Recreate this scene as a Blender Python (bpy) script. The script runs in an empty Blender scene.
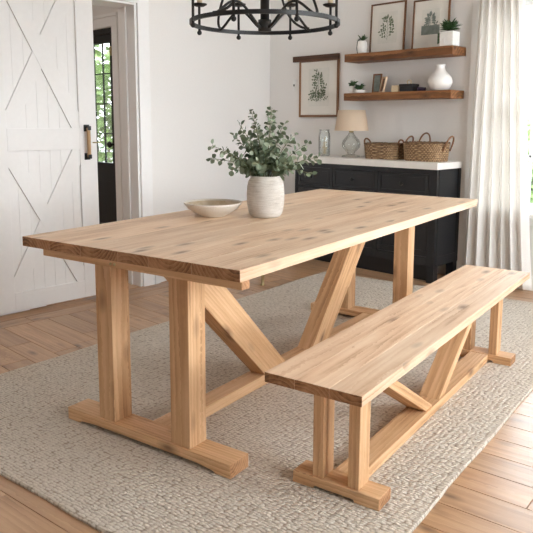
import bpy, bmesh, math, random
from mathutils import Vector, Matrix, noise
C = bpy.context.scene.collection
PI = math.pi
R = random.Random(7)
R10 = math.radians(10.296)

# ------------------------------------------------------------------ materials
def newmat(name):
    m = bpy.data.materials.new(name); m.use_nodes = True
    nt = m.node_tree; nt.nodes.clear()
    out = nt.nodes.new('ShaderNodeOutputMaterial')
    b = nt.nodes.new('ShaderNodeBsdfPrincipled')
    nt.links.new(b.outputs[0], out.inputs[0])
    return m, nt, b, out
def srgb(r, g, b):
    f = lambda c: (c/255/12.92) if c/255 <= .04045 else ((c/255+.055)/1.055)**2.4
    return (f(r), f(g), f(b), 1)
def ramp(nt, stops, fac=None):
    n = nt.nodes.new('ShaderNodeValToRGB')
    while len(n.color_ramp.elements) < len(stops): n.color_ramp.elements.new(.5)
    for e, (p, c) in zip(n.color_ramp.elements, stops): e.position = p; e.color = c
    if fac is not None: nt.links.new(fac, n.inputs[0])
    return n
def mix(nt, a, b, fac, mode='MIX'):
    n = nt.nodes.new('ShaderNodeMix'); n.data_type = 'RGBA'; n.blend_type = mode
    for s, v in ((n.inputs[0], fac), (n.inputs[6], a), (n.inputs[7], b)):
        if isinstance(v, (int, float, tuple)): s.default_value = v
        else: nt.links.new(v, s)
    return n.outputs[2]
def math_(nt, op, a, b=None, c=None, clamp=False):
    n = nt.nodes.new('ShaderNodeMath'); n.operation = op; n.use_clamp = clamp
    for i, v in enumerate((a, b, c)):
        if v is None: continue
        if isinstance(v, (int, float)): n.inputs[i].default_value = v
        else: nt.links.new(v, n.inputs[i])
    return n.outputs[0]
def noise_n(nt, vec, scale, detail=3, rough=.5, dist=0):
    n = nt.nodes.new('ShaderNodeTexNoise'); nt.links.new(vec, n.inputs['Vector'])
    n.inputs['Scale'].default_value = scale; n.inputs['Detail'].default_value = detail
    n.inputs['Roughness'].default_value = rough; n.inputs['Distortion'].default_value = dist
    return n.outputs['Fac']
def mapping(nt, vec, scale=(1,1,1), loc=(0,0,0)):
    n = nt.nodes.new('ShaderNodeMapping'); nt.links.new(vec, n.inputs[0])
    n.inputs['Scale'].default_value = scale; n.inputs['Location'].default_value = loc
    return n.outputs[0]
def bump(nt, b, h, strength, dist=.002):
    n = nt.nodes.new('ShaderNodeBump'); n.inputs['Strength'].default_value = strength
    n.inputs['Distance'].default_value = dist
    nt.links.new(h, n.inputs['Height']); nt.links.new(n.outputs[0], b.inputs['Normal'])
def objc(nt):
    return nt.nodes.new('ShaderNodeTexCoord').outputs['Object']
def plain(name, col, rough=.5, metal=0, var=.06, bscale=60, bstr=.1, spec=.5):
    m, nt, b, o = newmat(name)
    v = objc(nt)
    f = noise_n(nt, v, bscale, 3)
    dark = tuple(c*(1-var) for c in col[:3])+(1,); lite = tuple(min(1, c*(1+var)) for c in col[:3])+(1,)
    nt.links.new(ramp(nt, [(.3, dark), (.7, lite)], f).outputs[0], b.inputs['Base Color'])
    b.inputs['Roughness'].default_value = rough; b.inputs['Metallic'].default_value = metal
    b.inputs['Specular IOR Level'].default_value = spec
    if bstr: bump(nt, b, f, bstr, .001)
    return m
def wood(name, light, mid, dark, knot, rough=.5, ring=75., knots=True, vary=.25, spec=.4, ringmix=.75):
    """solid timber: growth rings round an axis that lies along each board, so faces show
    cathedral grain and ends show rings"""
    m, nt, b, o = newmat(name)
    a = nt.nodes.new('ShaderNodeAttribute'); a.attribute_name = 'grain'; v = a.outputs['Vector']
    geo = nt.nodes.new('ShaderNodeNewGeometry'); rnd = geo.outputs['Random Per Island']
    lowv = mapping(nt, v, (.7, 4, 4))
    n1 = nt.nodes.new('ShaderNodeTexNoise'); nt.links.new(lowv, n1.inputs['Vector'])
    n1.inputs['Scale'].default_value = 1.6; n1.inputs['Detail'].default_value = 3
    # distort the board coordinates
    sub = nt.nodes.new('ShaderNodeVectorMath'); sub.operation = 'SUBTRACT'
    nt.links.new(n1.outputs['Color'], sub.inputs[0]); sub.inputs[1].default_value = (.5, .5, .5)
    sc = nt.nodes.new('ShaderNodeVectorMath'); sc.operation = 'MULTIPLY'
    nt.links.new(sub.outputs[0], sc.inputs[0]); sc.inputs[1].default_value = (0, .045, .045)
    add = nt.nodes.new('ShaderNodeVectorMath'); add.operation = 'ADD'
    nt.links.new(v, add.inputs[0]); nt.links.new(sc.outputs[0], add.inputs[1])
    w = nt.nodes.new('ShaderNodeTexWave'); w.wave_type = 'RINGS'; w.rings_direction = 'X'; w.wave_profile = 'SAW'
    nt.links.new(add.outputs[0], w.inputs['Vector'])
    w.inputs['Scale'].default_value = ring/ (2*PI) ; w.inputs['Distortion'].default_value = 1.6
    w.inputs['Detail'].default_value = 2; w.inputs['Detail Scale'].default_value = 2.5
    fine = noise_n(nt, mapping(nt, v, (3, 130, 130)), 1.0, 3, .6)
    big = noise_n(nt, mapping(nt, v, (1.2, 6, 6)), 1.3, 3, .6)
    med = noise_n(nt, mapping(nt, v, (2.2, 32, 32)), 1.0, 3, .6)
    patchy = noise_n(nt, mapping(nt, v, (2.0, 9, 9), (3, 5, 8)), 1.0, 2, .5)
    rm = math_(nt, 'MULTIPLY', math_(nt, 'MULTIPLY', patchy, 1.6), ringmix)
    g = math_(nt, 'MULTIPLY', w.outputs['Fac'], rm)
    g = math_(nt, 'ADD', g, math_(nt, 'MULTIPLY', math_(nt, 'SUBTRACT', med, .5), 1.35))
    g = math_(nt, 'ADD', g, math_(nt, 'MULTIPLY', fine, .35))
    g = math_(nt, 'ADD', g, math_(nt, 'MULTIPLY', math_(nt, 'SUBTRACT', big, .5), 1.15))
    col = ramp(nt, [(.05, light), (.55, mid), (1, dark)], g).outputs[0]
    br = math_(nt, 'ADD', math_(nt, 'MULTIPLY', rnd, vary), 1-vary*.55)
    hs = nt.nodes.new('ShaderNodeHueSaturation'); nt.links.new(col, hs.inputs['Color']); nt.links.new(br, hs.inputs['Value'])
    col = hs.outputs[0]
    if knots:
        vo = nt.nodes.new('ShaderNodeTexVoronoi'); vo.feature = 'F1'
        nt.links.new(mapping(nt, add.outputs[0], (5.2, 13, 13)), vo.inputs['Vector']); vo.inputs['Scale'].default_value = 1
        vo.inputs['Randomness'].default_value = 1
        sepc = nt.nodes.new('ShaderNodeSeparateColor'); nt.links.new(vo.outputs['Color'], sepc.inputs[0])
        rare = math_(nt, 'GREATER_THAN', sepc.outputs[0], .58)
        k = ramp(nt, [(.06, (1,1,1,1)), (.16, (.5,.5,.5,1)), (.32, (0,0,0,1))], vo.outputs['Distance']).outputs[0]
        kf = math_(nt, 'MULTIPLY', math_(nt, 'MULTIPLY', k, rare), .75)
        col = mix(nt, col, knot, kf)
    nt.links.new(col, b.inputs['Base Color'])
    b.inputs['Roughness'].default_value = rough; b.inputs['Specular IOR Level'].default_value = spec
    bump(nt, b, g, .25, .0015)
    return m

M = {}
M['table'] = wood('oiled_pine', srgb(234,208,180), srgb(218,184,152), srgb(170,128,94), srgb(100,66,46), .5, ring=150, ringmix=.45)
M['leg'] = wood('oiled_pine_frame', srgb(218,180,140), srgb(198,156,114), srgb(158,114,76), srgb(96,60,38), .55, ring=130, ringmix=.5)
M['end'] = wood('pine_end_grain', srgb(188,144,106), srgb(160,116,80), srgb(112,76,50), srgb(90,58,36), .7, ring=150, knots=False, ringmix=.7)
M['shelf'] = wood('stained_pine', srgb(152,104,62), srgb(122,78,43), srgb(86,52,28), srgb(50,28,14), .55, vary=.2)
M['framewood'] = wood('walnut_moulding', srgb(128,88,58), srgb(108,72,46), srgb(80,52,32), srgb(50,30,18), .5, knots=False)
M['framelight'] = wood('oak_moulding', srgb(160,120,86), srgb(138,98,68), srgb(104,72,48), srgb(50,30,18), .5, knots=False)
M['framedark'] = wood('dark_bar_wood', srgb(96,62,40), srgb(80,50,32), srgb(58,36,24), srgb(40,26,16), .5, knots=False)
M['floor'] = wood('oak_floor', srgb(190,151,114), srgb(167,127,91), srgb(130,93,64), srgb(80,54,36), .30, ring=110, knots=True, vary=.34, spec=.7, ringmix=.4)
M['paint'] = plain('wall_paint', srgb(233,230,227), .75, var=.012, bscale=90, bstr=.06, spec=.25)
M['trim'] = plain('white_trim_paint', srgb(239,238,237), .4, var=.01, bscale=30, bstr=.03, spec=.4)
M['door'] = plain('white_door_paint', srgb(232,230,228), .45, var=.012, bscale=30, bstr=.04, spec=.4)
M['ceil'] = plain('ceiling_paint', srgb(240,238,235), .9, var=.01, bstr=.03, spec=.1)
M['black'] = plain('black_metal', srgb(13,12,12), .5, metal=0, var=.1, bscale=120, bstr=.05)
M['cab'] = plain('black_cabinet_paint', srgb(25,26,29), .4, var=.06, bstr=.03)
M['bdoor'] = plain('black_door_paint', srgb(20,20,21), .5, var=.05, bstr=.03)
M['counter'] = plain('pale_stone', srgb(235,231,226), .35, var=.04, bscale=14, bstr=.02)
M['grip'] = plain('leather_grip', srgb(176,142,104), .6, var=.15, bscale=50)
M['brass'] = plain('aged_brass', srgb(176,160,120), .35, metal=.8, var=.08)
M['white'] = plain('white_ceramic', srgb(236,233,229), .3, var=.02, bstr=.02)
M['plastic'] = plain('white_plastic', srgb(235,234,232), .4, var=.01, bstr=0)
M['darkbox'] = plain('charcoal_card', srgb(46,44,45), .6, var=.1)
M['candle'] = plain('cream_wax', srgb(214,194,160), .5, var=.05)
M['soil'] = plain('potting_soil', srgb(60,45,34), .9, var=.3, bscale=200, bstr=.8)
M['leaf_d'] = plain('dark_leaf', srgb(62,90,52), .5, var=.35, bscale=25)
M['stem'] = plain('green_stem', srgb(112,116,78), .6, var=.15)
M['paper'] = plain('mat_paper', srgb(226,222,214), .9, var=.01, bstr=0, spec=.1)
M['print'] = plain('print_paper', srgb(220,217,209), .9, var=.03, bscale=30, bstr=0, spec=.1)
M['ink'] = plain('grey_green_ink', srgb(112,122,100), .9, var=.25, bscale=60, bstr=0, spec=.1)
M['ink2'] = plain('slate_ink', srgb(132,140,134), .9, var=.18, bscale=30, bstr=0, spec=.1)
M['wicker_cord'] = plain('brown_wicker_cord', srgb(124,84,54), .6, var=.25, bscale=120, bstr=.4)
M['paving'] = plain('pale_paving', srgb(168,170,164), .9, var=.3, bscale=3, bstr=.3)  # outdoor ground kept pale and neutral so it bounces no green light
M['bush'] = plain('shrub_leaf', srgb(122,148,84), .6, var=.45, bscale=2.5)
M['bark'] = plain('bark', srgb(96,80,64), .9, var=.3, bscale=14, bstr=.8)

def mk_leaf():
    m, nt, b, o = newmat('eucalyptus_leaf')
    geo = nt.nodes.new('ShaderNodeNewGeometry')
    c = ramp(nt, [(0, srgb(84,98,76)), (.5, srgb(114,128,102)), (.85, srgb(142,154,130)), (1, srgb(176,186,162))], geo.outputs['Random Per Island'])
    nt.links.new(c.outputs[0], b.inputs['Base Color']); b.inputs['Roughness'].default_value = .55
    tr = nt.nodes.new('ShaderNodeBsdfTranslucent'); nt.links.new(c.outputs[0], tr.inputs[0])
    mx = nt.nodes.new('ShaderNodeMixShader'); mx.inputs[0].default_value = .2
    nt.links.new(b.outputs[0], mx.inputs[1]); nt.links.new(tr.outputs[0], mx.inputs[2]); nt.links.new(mx.outputs[0], o.inputs[0])
    return m
M['euc'] = mk_leaf()
def mk_vase():
    m, nt, b, o = newmat('brushed_stoneware')
    v = objc(nt)
    f = noise_n(nt, mapping(nt, v, (16, 16, 420)), 1, 4, .7)
    f2 = noise_n(nt, v, 18, 3)
    g = math_(nt, 'ADD', math_(nt, 'MULTIPLY', f, .75), math_(nt, 'MULTIPLY', f2, .25))
    nt.links.new(ramp(nt, [(.34, srgb(172,162,151)), (.5, srgb(200,193,184)), (.66, srgb(218,212,205))], g).outputs[0], b.inputs['Base Color'])
    b.inputs['Roughness'].default_value = .8; b.inputs['Specular IOR Level'].default_value = .2
    bump(nt, b, f, .6, .003); return m
M['vase'] = mk_vase()
def mk_bowl():
    m, nt, b, o = newmat('speckled_cream_glaze')
    v = objc(nt); f = noise_n(nt, v, 260, 2, .6); f2 = noise_n(nt, v, 9, 3)
    c = ramp(nt, [(.28, srgb(168,150,130)), (.38, srgb(214,206,195)), (.7, srgb(226,219,209))], f)
    nt.links.new(mix(nt, c.outputs[0], srgb(206,195,182), math_(nt, 'MULTIPLY', f2, .5)), b.inputs['Base Color'])
    b.inputs['Roughness'].default_value = .38; return m
M['bowl'] = mk_bowl()
def mk_bowlin():
    m, nt, b, o = newmat('sandy_bowl_glaze'); v = objc(nt)
    c = ramp(nt, [(.3, srgb(186,164,134)), (.7, srgb(212,196,172))], noise_n(nt, v, 30, 4, .6))
    nt.links.new(c.outputs[0], b.inputs['Base Color']); b.inputs['Roughness'].default_value = .5; return m
M['bowl_in'] = mk_bowlin()
def mk_rug():
    m, nt, b, o = newmat('chunky_woven_wool'); v = objc(nt)
    wob = nt.nodes.new('ShaderNodeTexNoise'); nt.links.new(v, wob.inputs['Vector']); wob.inputs['Scale'].default_value = 22
    wob.inputs['Detail'].default_value = 3
    s1 = nt.nodes.new('ShaderNodeVectorMath'); s1.operation = 'SUBTRACT'; nt.links.new(wob.outputs['Color'], s1.inputs[0]); s1.inputs[1].default_value = (.5,.5,.5)
    s2 = nt.nodes.new('ShaderNodeVectorMath'); s2.operation = 'SCALE'; nt.links.new(s1.outputs[0], s2.inputs[0]); s2.inputs['Scale'].default_value = .016
    ad = nt.nodes.new('ShaderNodeVectorMath'); ad.operation = 'ADD'; nt.links.new(v, ad.inputs[0]); nt.links.new(s2.outputs[0], ad.inputs[1])
    vo = nt.nodes.new('ShaderNodeTexVoronoi'); vo.feature = 'F1'; vo.inputs['Randomness'].default_value = .48
    nt.links.new(mapping(nt, ad.outputs[0], (1/.021, 1/.0118, 1)), vo.inputs['Vector']); vo.inputs['Scale'].default_value = 1
    h = math_(nt, 'SUBTRACT', 1, vo.outputs['Distance'], clamp=True)
    fib = noise_n(nt, v, 240, 3, .7); patch = noise_n(nt, mapping(nt, v, (3, 12, 1)), 1.5, 4, .6)
    mid = noise_n(nt, mapping(nt, v, (26, 60, 1)), 1, 2, .6)
    cell = ramp(nt, [(0, srgb(188,175,160)), (.5, srgb(208,197,183)), (1, srgb(226,217,205))],
                math_(nt, 'ADD', math_(nt, 'MULTIPLY', vo.outputs['Color'], .3), math_(nt, 'ADD', math_(nt, 'MULTIPLY', patch, .35), math_(nt, 'MULTIPLY', mid, .35)))).outputs[0]
    c = mix(nt, srgb(150,134,117), cell, ramp(nt, [(.22, (0,0,0,1)), (.5, (1,1,1,1))], h).outputs[0])  # small shadows in the gaps between knots are put into the colour
    c = mix(nt, c, srgb(226,220,210), math_(nt, 'MULTIPLY', math_(nt, 'SUBTRACT', fib, .35, clamp=True), .6))
    nt.links.new(c, b.inputs['Base Color']); b.inputs['Roughness'].default_value = .95; b.inputs['Specular IOR Level'].default_value = .1
    bump(nt, b, math_(nt, 'ADD', h, math_(nt, 'MULTIPLY', fib, .3)), .8, .010); return m
M['rug'] = mk_rug()
def mk_glass(name, tint, glossy=.12, rough=.02):
    m, nt, b, o = newmat(name); nt.nodes.remove(b)
    t = nt.nodes.new('ShaderNodeBsdfTransparent'); t.inputs[0].default_value = tint
    g = nt.nodes.new('ShaderNodeBsdfGlossy'); g.inputs['Roughness'].default_value = rough
    lw = nt.nodes.new('ShaderNodeLayerWeight'); lw.inputs[0].default_value = .3
    f = math_(nt, 'ADD', math_(nt, 'MULTIPLY', lw.outputs['Fresnel'], .6), glossy*.3, clamp=True)
    mx = nt.nodes.new('ShaderNodeMixShader'); nt.links.new(f, mx.inputs[0])
    nt.links.new(t.outputs[0], mx.inputs[1]); nt.links.new(g.outputs[0], mx.inputs[2]); nt.links.new(mx.outputs[0], o.inputs[0])
    return m
M['pane'] = mk_glass('window_glass', (.97,.98,.98,1), .05)
M['jar'] = mk_glass('clear_jar_glass', (.96,.975,.97,1), .15)
M['lampglass'] = mk_glass('pale_green_glass', (.95,.97,.955,1), .12)
def mk_cloth(name, col, trans, bs=300, extra=None):
    m, nt, b, o = newmat(name); v = objc(nt)
    f = noise_n(nt, mapping(nt, v, (1, 1, .35)), bs, 2)
    c = ramp(nt, [(.3, tuple(x*.95 for x in col[:3])+(1,)), (.7, col)], f).outputs[0]
    nt.links.new(c, b.inputs['Base Color']); b.inputs['Roughness'].default_value = .95; b.inputs['Specular IOR Level'].default_value = .1
    tr = nt.nodes.new('ShaderNodeBsdfTranslucent'); nt.links.new(c, tr.inputs[0])
    mx = nt.nodes.new('ShaderNodeMixShader'); mx.inputs[0].default_value = trans
    nt.links.new(b.outputs[0], mx.inputs[1]); nt.links.new(tr.outputs[0], mx.inputs[2]); nt.links.new(mx.outputs[0], o.inputs[0])
    bump(nt, b, f, .2, .001); return m
M['curtain'] = mk_cloth('linen_curtain', srgb(249,246,242), .33)
M['shade'] = mk_cloth('linen_shade', srgb(236,216,192), .3)
def mk_wicker(name, a, bcol, ccol):
    m, nt, b, o = newmat(name); v = objc(nt)
    w = nt.nodes.new('ShaderNodeAttribute'); w.attribute_name = 'weave'
    f = noise_n(nt, mapping(nt, v, (45, 45, 110)), 1, 3, .7)
    g = math_(nt, 'ADD', math_(nt, 'MULTIPLY', w.outputs['Fac'], .5), math_(nt, 'MULTIPLY', math_(nt, 'SUBTRACT', f, .25), 1.1))
    nt.links.new(ramp(nt, [(.2, a), (.55, bcol), (.9, ccol)], g).outputs[0], b.inputs['Base Color'])
    b.inputs['Roughness'].default_value = .75; return m
M['wicker'] = mk_wicker('seagrass_weave', srgb(88,64,42), srgb(158,126,92), srgb(216,190,150))
def mk_texpot():
    m, nt, b, o = newmat('embossed_white_pot'); v = objc(nt)
    vo = nt.nodes.new('ShaderNodeTexVoronoi'); nt.links.new(v, vo.inputs['Vector']); vo.inputs['Scale'].default_value = 55
    b.inputs['Base Color'].default_value = srgb(232,230,226); b.inputs['Roughness'].default_value = .5
    bump(nt, b, vo.outputs['Distance'], 1, .004); return m
M['texpot'] = mk_texpot()

# ------------------------------------------------------------------ mesh tools
class MB:
    """collects shapes for ONE mesh object; every vertex carries a 'grain' coordinate"""
    def __init__(s): s.bm = bmesh.new(); s.g = s.bm.verts.layers.float_vector.new('grain'); s.w = s.bm.verts.layers.float.new('weave')
    def _take(s, b2, axis, bevel, smooth=False):
        if bevel: bmesh.ops.bevel(b2, geom=list(b2.edges), offset=bevel, segments=2, profile=.6, affect='EDGES')
        ax = Vector(axis).normalized()
        up = Vector((0,0,1)) if abs(ax.z) < .8 else Vector((1,0,0))
        p1 = ax.cross(up).normalized(); p2 = ax.cross(p1)
        off = Vector((R.uniform(-30,30), R.uniform(-.09,.09), R.uniform(.03,.13)*R.choice((-1,1))))
        cen = sum((v.co for v in b2.verts), Vector())/len(b2.verts)
        m = {}
        b2.normal_update()
        for v in b2.verts:
            n = s.bm.verts.new(v.co); d = v.co-cen
            n[s.g] = Vector((d.dot(ax), d.dot(p1), d.dot(p2)))+off; m[v] = n
        for f in b2.faces:
            try:
                nf = s.bm.faces.new([m[v] for v in f.verts]); nf.smooth = smooth
                if not smooth and abs(f.normal.dot(ax)) > .9: nf.material_index = 1
            except ValueError: pass
        b2.free(); return s
    def box(s, x0, x1, y0, y1, z0, z1, axis=None, bevel=0, rot=None):
        b = bmesh.new(); bmesh.ops.create_cube(b, size=1)
        for v in b.verts: v.co = Vector(((x0+x1)/2+v.co.x*(x1-x0), (y0+y1)/2+v.co.y*(y1-y0), (z0+z1)/2+v.co.z*(z1-z0)))
        if rot is not None:
            for v in b.verts: v.co = rot @ v.co
        if axis is None:
            d = (x1-x0, y1-y0, z1-z0); i = d.index(max(d)); axis = [(1,0,0),(0,1,0),(0,0,1)][i]
            if rot is not None: axis = rot.to_3x3() @ Vector(axis)
        return s._take(b, axis, bevel)
    def prism(s, poly, plane, a, b_, axis, bevel=0):
        """extrude a 2-D polygon; plane 'yz' (extruded along x), 'xz' (along y) or 'xy' (along z)"""
        b = bmesh.new()
        P = {'yz': lambda u, v, w: (w, u, v), 'xz': lambda u, v, w: (u, w, v), 'xy': lambda u, v, w: (u, v, w)}[plane]
        A = [b.verts.new(P(u, v, a)) for u, v in poly]; B = [b.verts.new(P(u, v, b_)) for u, v in poly]
        b.faces.new(A); b.faces.new(B[::-1])
        n = len(poly)
        for i in range(n): b.faces.new((A[i], B[i], B[(i+1)%n], A[(i+1)%n]))
        bmesh.ops.recalc_face_normals(b, faces=b.faces[:])
        return s._take(b, axis, bevel)
    def lathe(s, prof, seg=40, cen=(0,0,0), sx=1, sy=1, cap=True):
        b = bmesh.new(); rings = []
        for r, z in prof:
            rings.append([b.verts.new((cen[0]+r*sx*math.cos(2*PI*i/seg), cen[1]+r*sy*math.sin(2*PI*i/seg), cen[2]+z)) for i in range(seg)])
        for A, B in zip(rings, rings[1:]):
            for i in range(seg): b.faces.new((A[i], A[(i+1)%seg], B[(i+1)%seg], B[i]))
        if cap:
            b.faces.new(rings[0][::-1]); b.faces.new(rings[-1])
        bmesh.ops.recalc_face_normals(b, faces=b.faces[:])
        return s._take(b, (0,0,1), 0, True)
    def tube(s, pts, r, seg=10, closed=False, flat=1.):
        pts = [Vector(p) for p in pts]; b = bmesh.new(); n = len(pts); rings = []
        up = None
        for i, p in enumerate(pts):
            t = (pts[(i+1)%n]-pts[i-1]) if closed else (pts[min(i+1,n-1)]-pts[max(i-1,0)])
            t.normalize()
            if up is None: up = Vector((0,0,1)) if abs(t.z) < .9 else Vector((1,0,0))
            side = t.cross(up).normalized(); up2 = side.cross(t).normalized(); up = up2
            rr = r[i] if isinstance(r, (list, tuple)) else r
            rings.append([b.verts.new(p+side*math.cos(2*PI*k/seg)*rr*flat+up2*math.sin(2*PI*k/seg)*rr) for k in range(seg)])
        rng = range(n if closed else n-1)
        for i in rng:
            A, B = rings[i], rings[(i+1)%n]
            for k in range(seg): b.faces.new((A[k], A[(k+1)%seg], B[(k+1)%seg], B[k]))
        if not closed: b.faces.new(rings[0][::-1]); b.faces.new(rings[-1])
        bmesh.ops.recalc_face_normals(b, faces=b.faces[:])
        return s._take(b, (0,0,1), 0, True)
    def ball(s, c, r, seg=12, scale=(1,1,1)):
        b = bmesh.new(); bmesh.ops.create_uvsphere(b, u_segments=seg, v_segments=max(6, seg//2+2), radius=r)
        for v in b.verts: v.co = Vector((v.co.x*scale[0], v.co.y*scale[1], v.co.z*scale[2]))+Vector(c)
        return s._take(b, (0,0,1), 0, True)
    def leaf(s, base, d, nrm, L, W, fold=.15, smooth=True, blunt=False):
        """a leaf blade with a midrib fold"""
        d = Vector(d).normalized(); sd = d.cross(Vector(nrm)).normalized(); up = sd.cross(d)
        base = Vector(base)
        prof = [(0,.0),(.18,.62 if blunt else .45),(.45,1),(.75,.8 if blunt else .62),(1,.0)]
        vs = []
        for t, w in prof:
            c = base+d*L*t-up*L*.12*t*t
            if w == 0: vs.append([s.bm.verts.new(c)])
            else: vs.append([s.bm.verts.new(c+sd*W*w*.5+up*W*w*fold), s.bm.verts.new(c), s.bm.verts.new(c-sd*W*w*.5+up*W*w*fold)])
        def F(*v):
            f = s.bm.faces.new(v); f.smooth = smooth
        F(vs[0][0], vs[1][1], vs[1][0]); F(vs[0][0], vs[1][2], vs[1][1])
        for a in (1, 2):
            A, B = vs[a], vs[a+1]; F(A[0], A[1], B[1], B[0]); F(A[1], A[2], B[2], B[1])
        F(vs[3][0], vs[3][1], vs[4][0]); F(vs[3][1], vs[3][2], vs[4][0])
        return s
    def build(s, name, mat, parent=None, loc=None, rz=0, **kw):
        me = bpy.data.meshes.new(name); s.bm.to_mesh(me); s.bm.free()
        for m_ in (mat if isinstance(mat, list) else [mat]): me.materials.append(m_)
        if len(me.materials) == 1:
            for p_ in me.polygons: p_.material_index = 0
        o = bpy.data.objects.new(name, me); C.objects.link(o)
        if parent: o.parent = parent
        if loc: o.location = loc
        if rz: o.rotation_euler.z = rz
        for k, v in kw.items(): o[k] = v
        return o

def tag(o, label, cat, group=None, kind=None):
    o['label'] = label; o['category'] = cat
    if group: o['group'] = group
    if kind: o['kind'] = kind
    return o
def thing(name, label, cat, loc=(0,0,0), rz=0, group=None, kind=None):
    o = bpy.data.objects.new(name, None); C.objects.link(o); o.empty_display_size = .1
    o.location = loc; o.rotation_euler = (0,0,rz)
    return tag(o, label, cat, group, kind)
def struct(mb, name, mat, label, cat):
    return tag(mb.build(name, mat), label, cat, kind='structure')

# ------------------------------------------------------------------ room shell
XL, YB, ZC = -4.02, 4.70, 2.62
XR, YF = 1.75, -1.6
Xc = -4.606                                   # corner of left and back wall
# floor: planks with chamfered edges, every plank an island
def plank(mb, cx, cy, L, W, ang, z=0.):
    bm, g = mb.bm, mb.g; ca, sa = math.cos(ang), math.sin(ang); e = .002; d = .004
    off = Vector((R.uniform(-30,30), R.uniform(-.3,.3), R.uniform(.12,.4)))
    def P(u, v, zz):
        n = bm.verts.new((cx+u*ca-v*sa, cy+u*sa+v*ca, z+zz)); n[g] = Vector((u, v, zz))+off; return n
    t = [P(-L/2+e, -W/2+e, 0), P(L/2-e, -W/2+e, 0), P(L/2-e, W/2-e, 0), P(-L/2+e, W/2-e, 0)]
    o = [P(-L/2, -W/2, -d), P(L/2, -W/2, -d), P(L/2, W/2, -d), P(-L/2, W/2, -d)]
    q = [P(-L/2, -W/2, -.02), P(L/2, -W/2, -.02), P(L/2, W/2, -.02), P(-L/2, W/2, -.02)]
    bm.faces.new(t)
    for i in range(4):
        j = (i+1) % 4; bm.faces.new((o[i], o[j], t[j], t[i])); bm.faces.new((q[i], q[j], o[j], o[i]))
    bm.faces.new(q[::-1])
fl = MB()
W = .1375
# border boards along the left wall (and hall threshold)
for k in range(2):
    y = YF+.3-k*.5
    while y < 5.2:
        plank(fl, -3.945+.132*k+.0, y+.6, 1.2-.002, .130, 0) if False else plank(fl, -3.945+.132*k, y+.6, 1.2, .130, PI/2)
        y += 1.2
row = 0; y = YF-.1
x_seam = -2.45
while y < YB+.2:                                # planks across the left part
    x = -3.747-(R.random()*.5)
    starts = -3.747
    cur = starts; first = R.uniform(.28, .6)
    while cur < x_seam-.001:
        L = min(first if cur == starts else R.uniform(.45, .75), x_seam-cur)
        if x_seam-cur-L < .15: L = x_seam-cur
        plank(fl, cur+L/2, y+.013+W/2, L, W, 0); cur += L
    y += W
# hall floor
y = .3
while y < 3.6:
    plank(fl, -5.5, y+W/2, 2.96, W, 0); y += W
# right part, laid at a slight angle like the photograph shows
ang = math.radians(6.6); ca, sa = math.cos(ang), math.sin(ang)
for i in range(-16, 52):
    v = i*W+.0435
    u = -2.6+R.uniform(-.9, 0)+( .0 if i % 2 else .45)
    while u < 3.6:
        L = R.uniform(.85, 1.5)
        cx, cy = (u+L/2)*ca-v*sa, (u+L/2)*sa+v*ca
        x0 = u*ca-v*sa; x1 = (u+L)*ca-v*sa
        if x0 < x_seam+.02:                      # trim at the seam
            du = (x_seam+.02-x0)/ca
            if du < L-.1:
                cx, cy = (u+du+(L-du)/2)*ca-v*sa, (u+du+(L-du)/2)*sa+v*ca
                if YF-.1 < cy < YB+.15: plank(fl, cx, cy, L-du, W, ang)
        elif YF-.1 < cy < YB+.15 and cx < XR+.6: plank(fl, cx, cy, L, W, ang)
        u += L
y = YF-.1
while y < YB+.1:
    plank(fl, x_seam, y+.6, 1.2, .06, PI/2, .0004); y += 1.2
fl.box(-7.1, XR+.1, YF-.1, YB+.15, -.06, -.006)
floor = struct(fl, 'floor', M['floor'], 'honey oak plank floor of the whole room with boards in two directions', 'floor')

# back wall with window opening
WX0, WX1, WZ0, WZ1 = -2.42, -1.36, .555, 2.03
b = MB()
b.box(Xc-.25, WX0, YB, YB+.16, 0, ZC); b.box(WX1, XR+.15, YB, YB+.16, 0, ZC)
b.box(WX0, WX1, YB, YB+.16, 0, WZ0); b.box(WX0, WX1, YB, YB+.16, WZ1, ZC)
struct(b, 'wall_back', M['paint'], 'off-white back wall behind the shelves and black cabinet', 'wall')
# left wall: straight part with doorway, then the part behind the table up to the corner
DY0, DY1, DZ = 2.02, 2.77, 2.0
b = MB()
b.box(XL-.2, XL, YF-.15, DY0, 0, ZC); b.box(XL-.2, XL, DY0, DY1, DZ, ZC)
b.prism([(XL, DY1), (XL, DY1+.11), (Xc, YB), (Xc-.2, YB), (XL-.2, DY1+.14), (XL-.2, DY1)], 'xy', 0, ZC, (0,0,1))
struct(b, 'wall_left', M['paint'], 'off-white left wall with the doorway to the hall', 'wall')
# right wall (out of view) with two tall windows, wall behind the camera with one
b = MB()
RW = [(1.35, 2.6), (3.1, 4.35)]; RZ0, RZ1 = .75, 2.5
ys = [YF-.15, RW[0][0], RW[0][1], RW[1][0], RW[1][1], YB+.16]
for i in (0, 2, 4): b.box(XR, XR+.15, ys[i], ys[i+1], 0, ZC)
for a0, a1 in RW: b.box(XR, XR+.15, a0, a1, 0, RZ0); b.box(XR, XR+.15, a0, a1, RZ1, ZC)
struct(b, 'wall_right', M['paint'], 'off-white right wall with two tall windows', 'wall')
b = MB(); FX0, FX1 = -2.6, -.6
b.box(XL-.2, XR+.15, YF-.15, YF, 0, ZC)
struct(b, 'wall_front', M['paint'], 'off-white wall behind the viewpoint', 'wall')
struct(MB().box(-7.1, XR+.15, YF-.15, YB+.16, ZC, ZC+.1), 'ceiling', M['ceil'], 'flat white ceiling over the room', 'ceiling')
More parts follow.
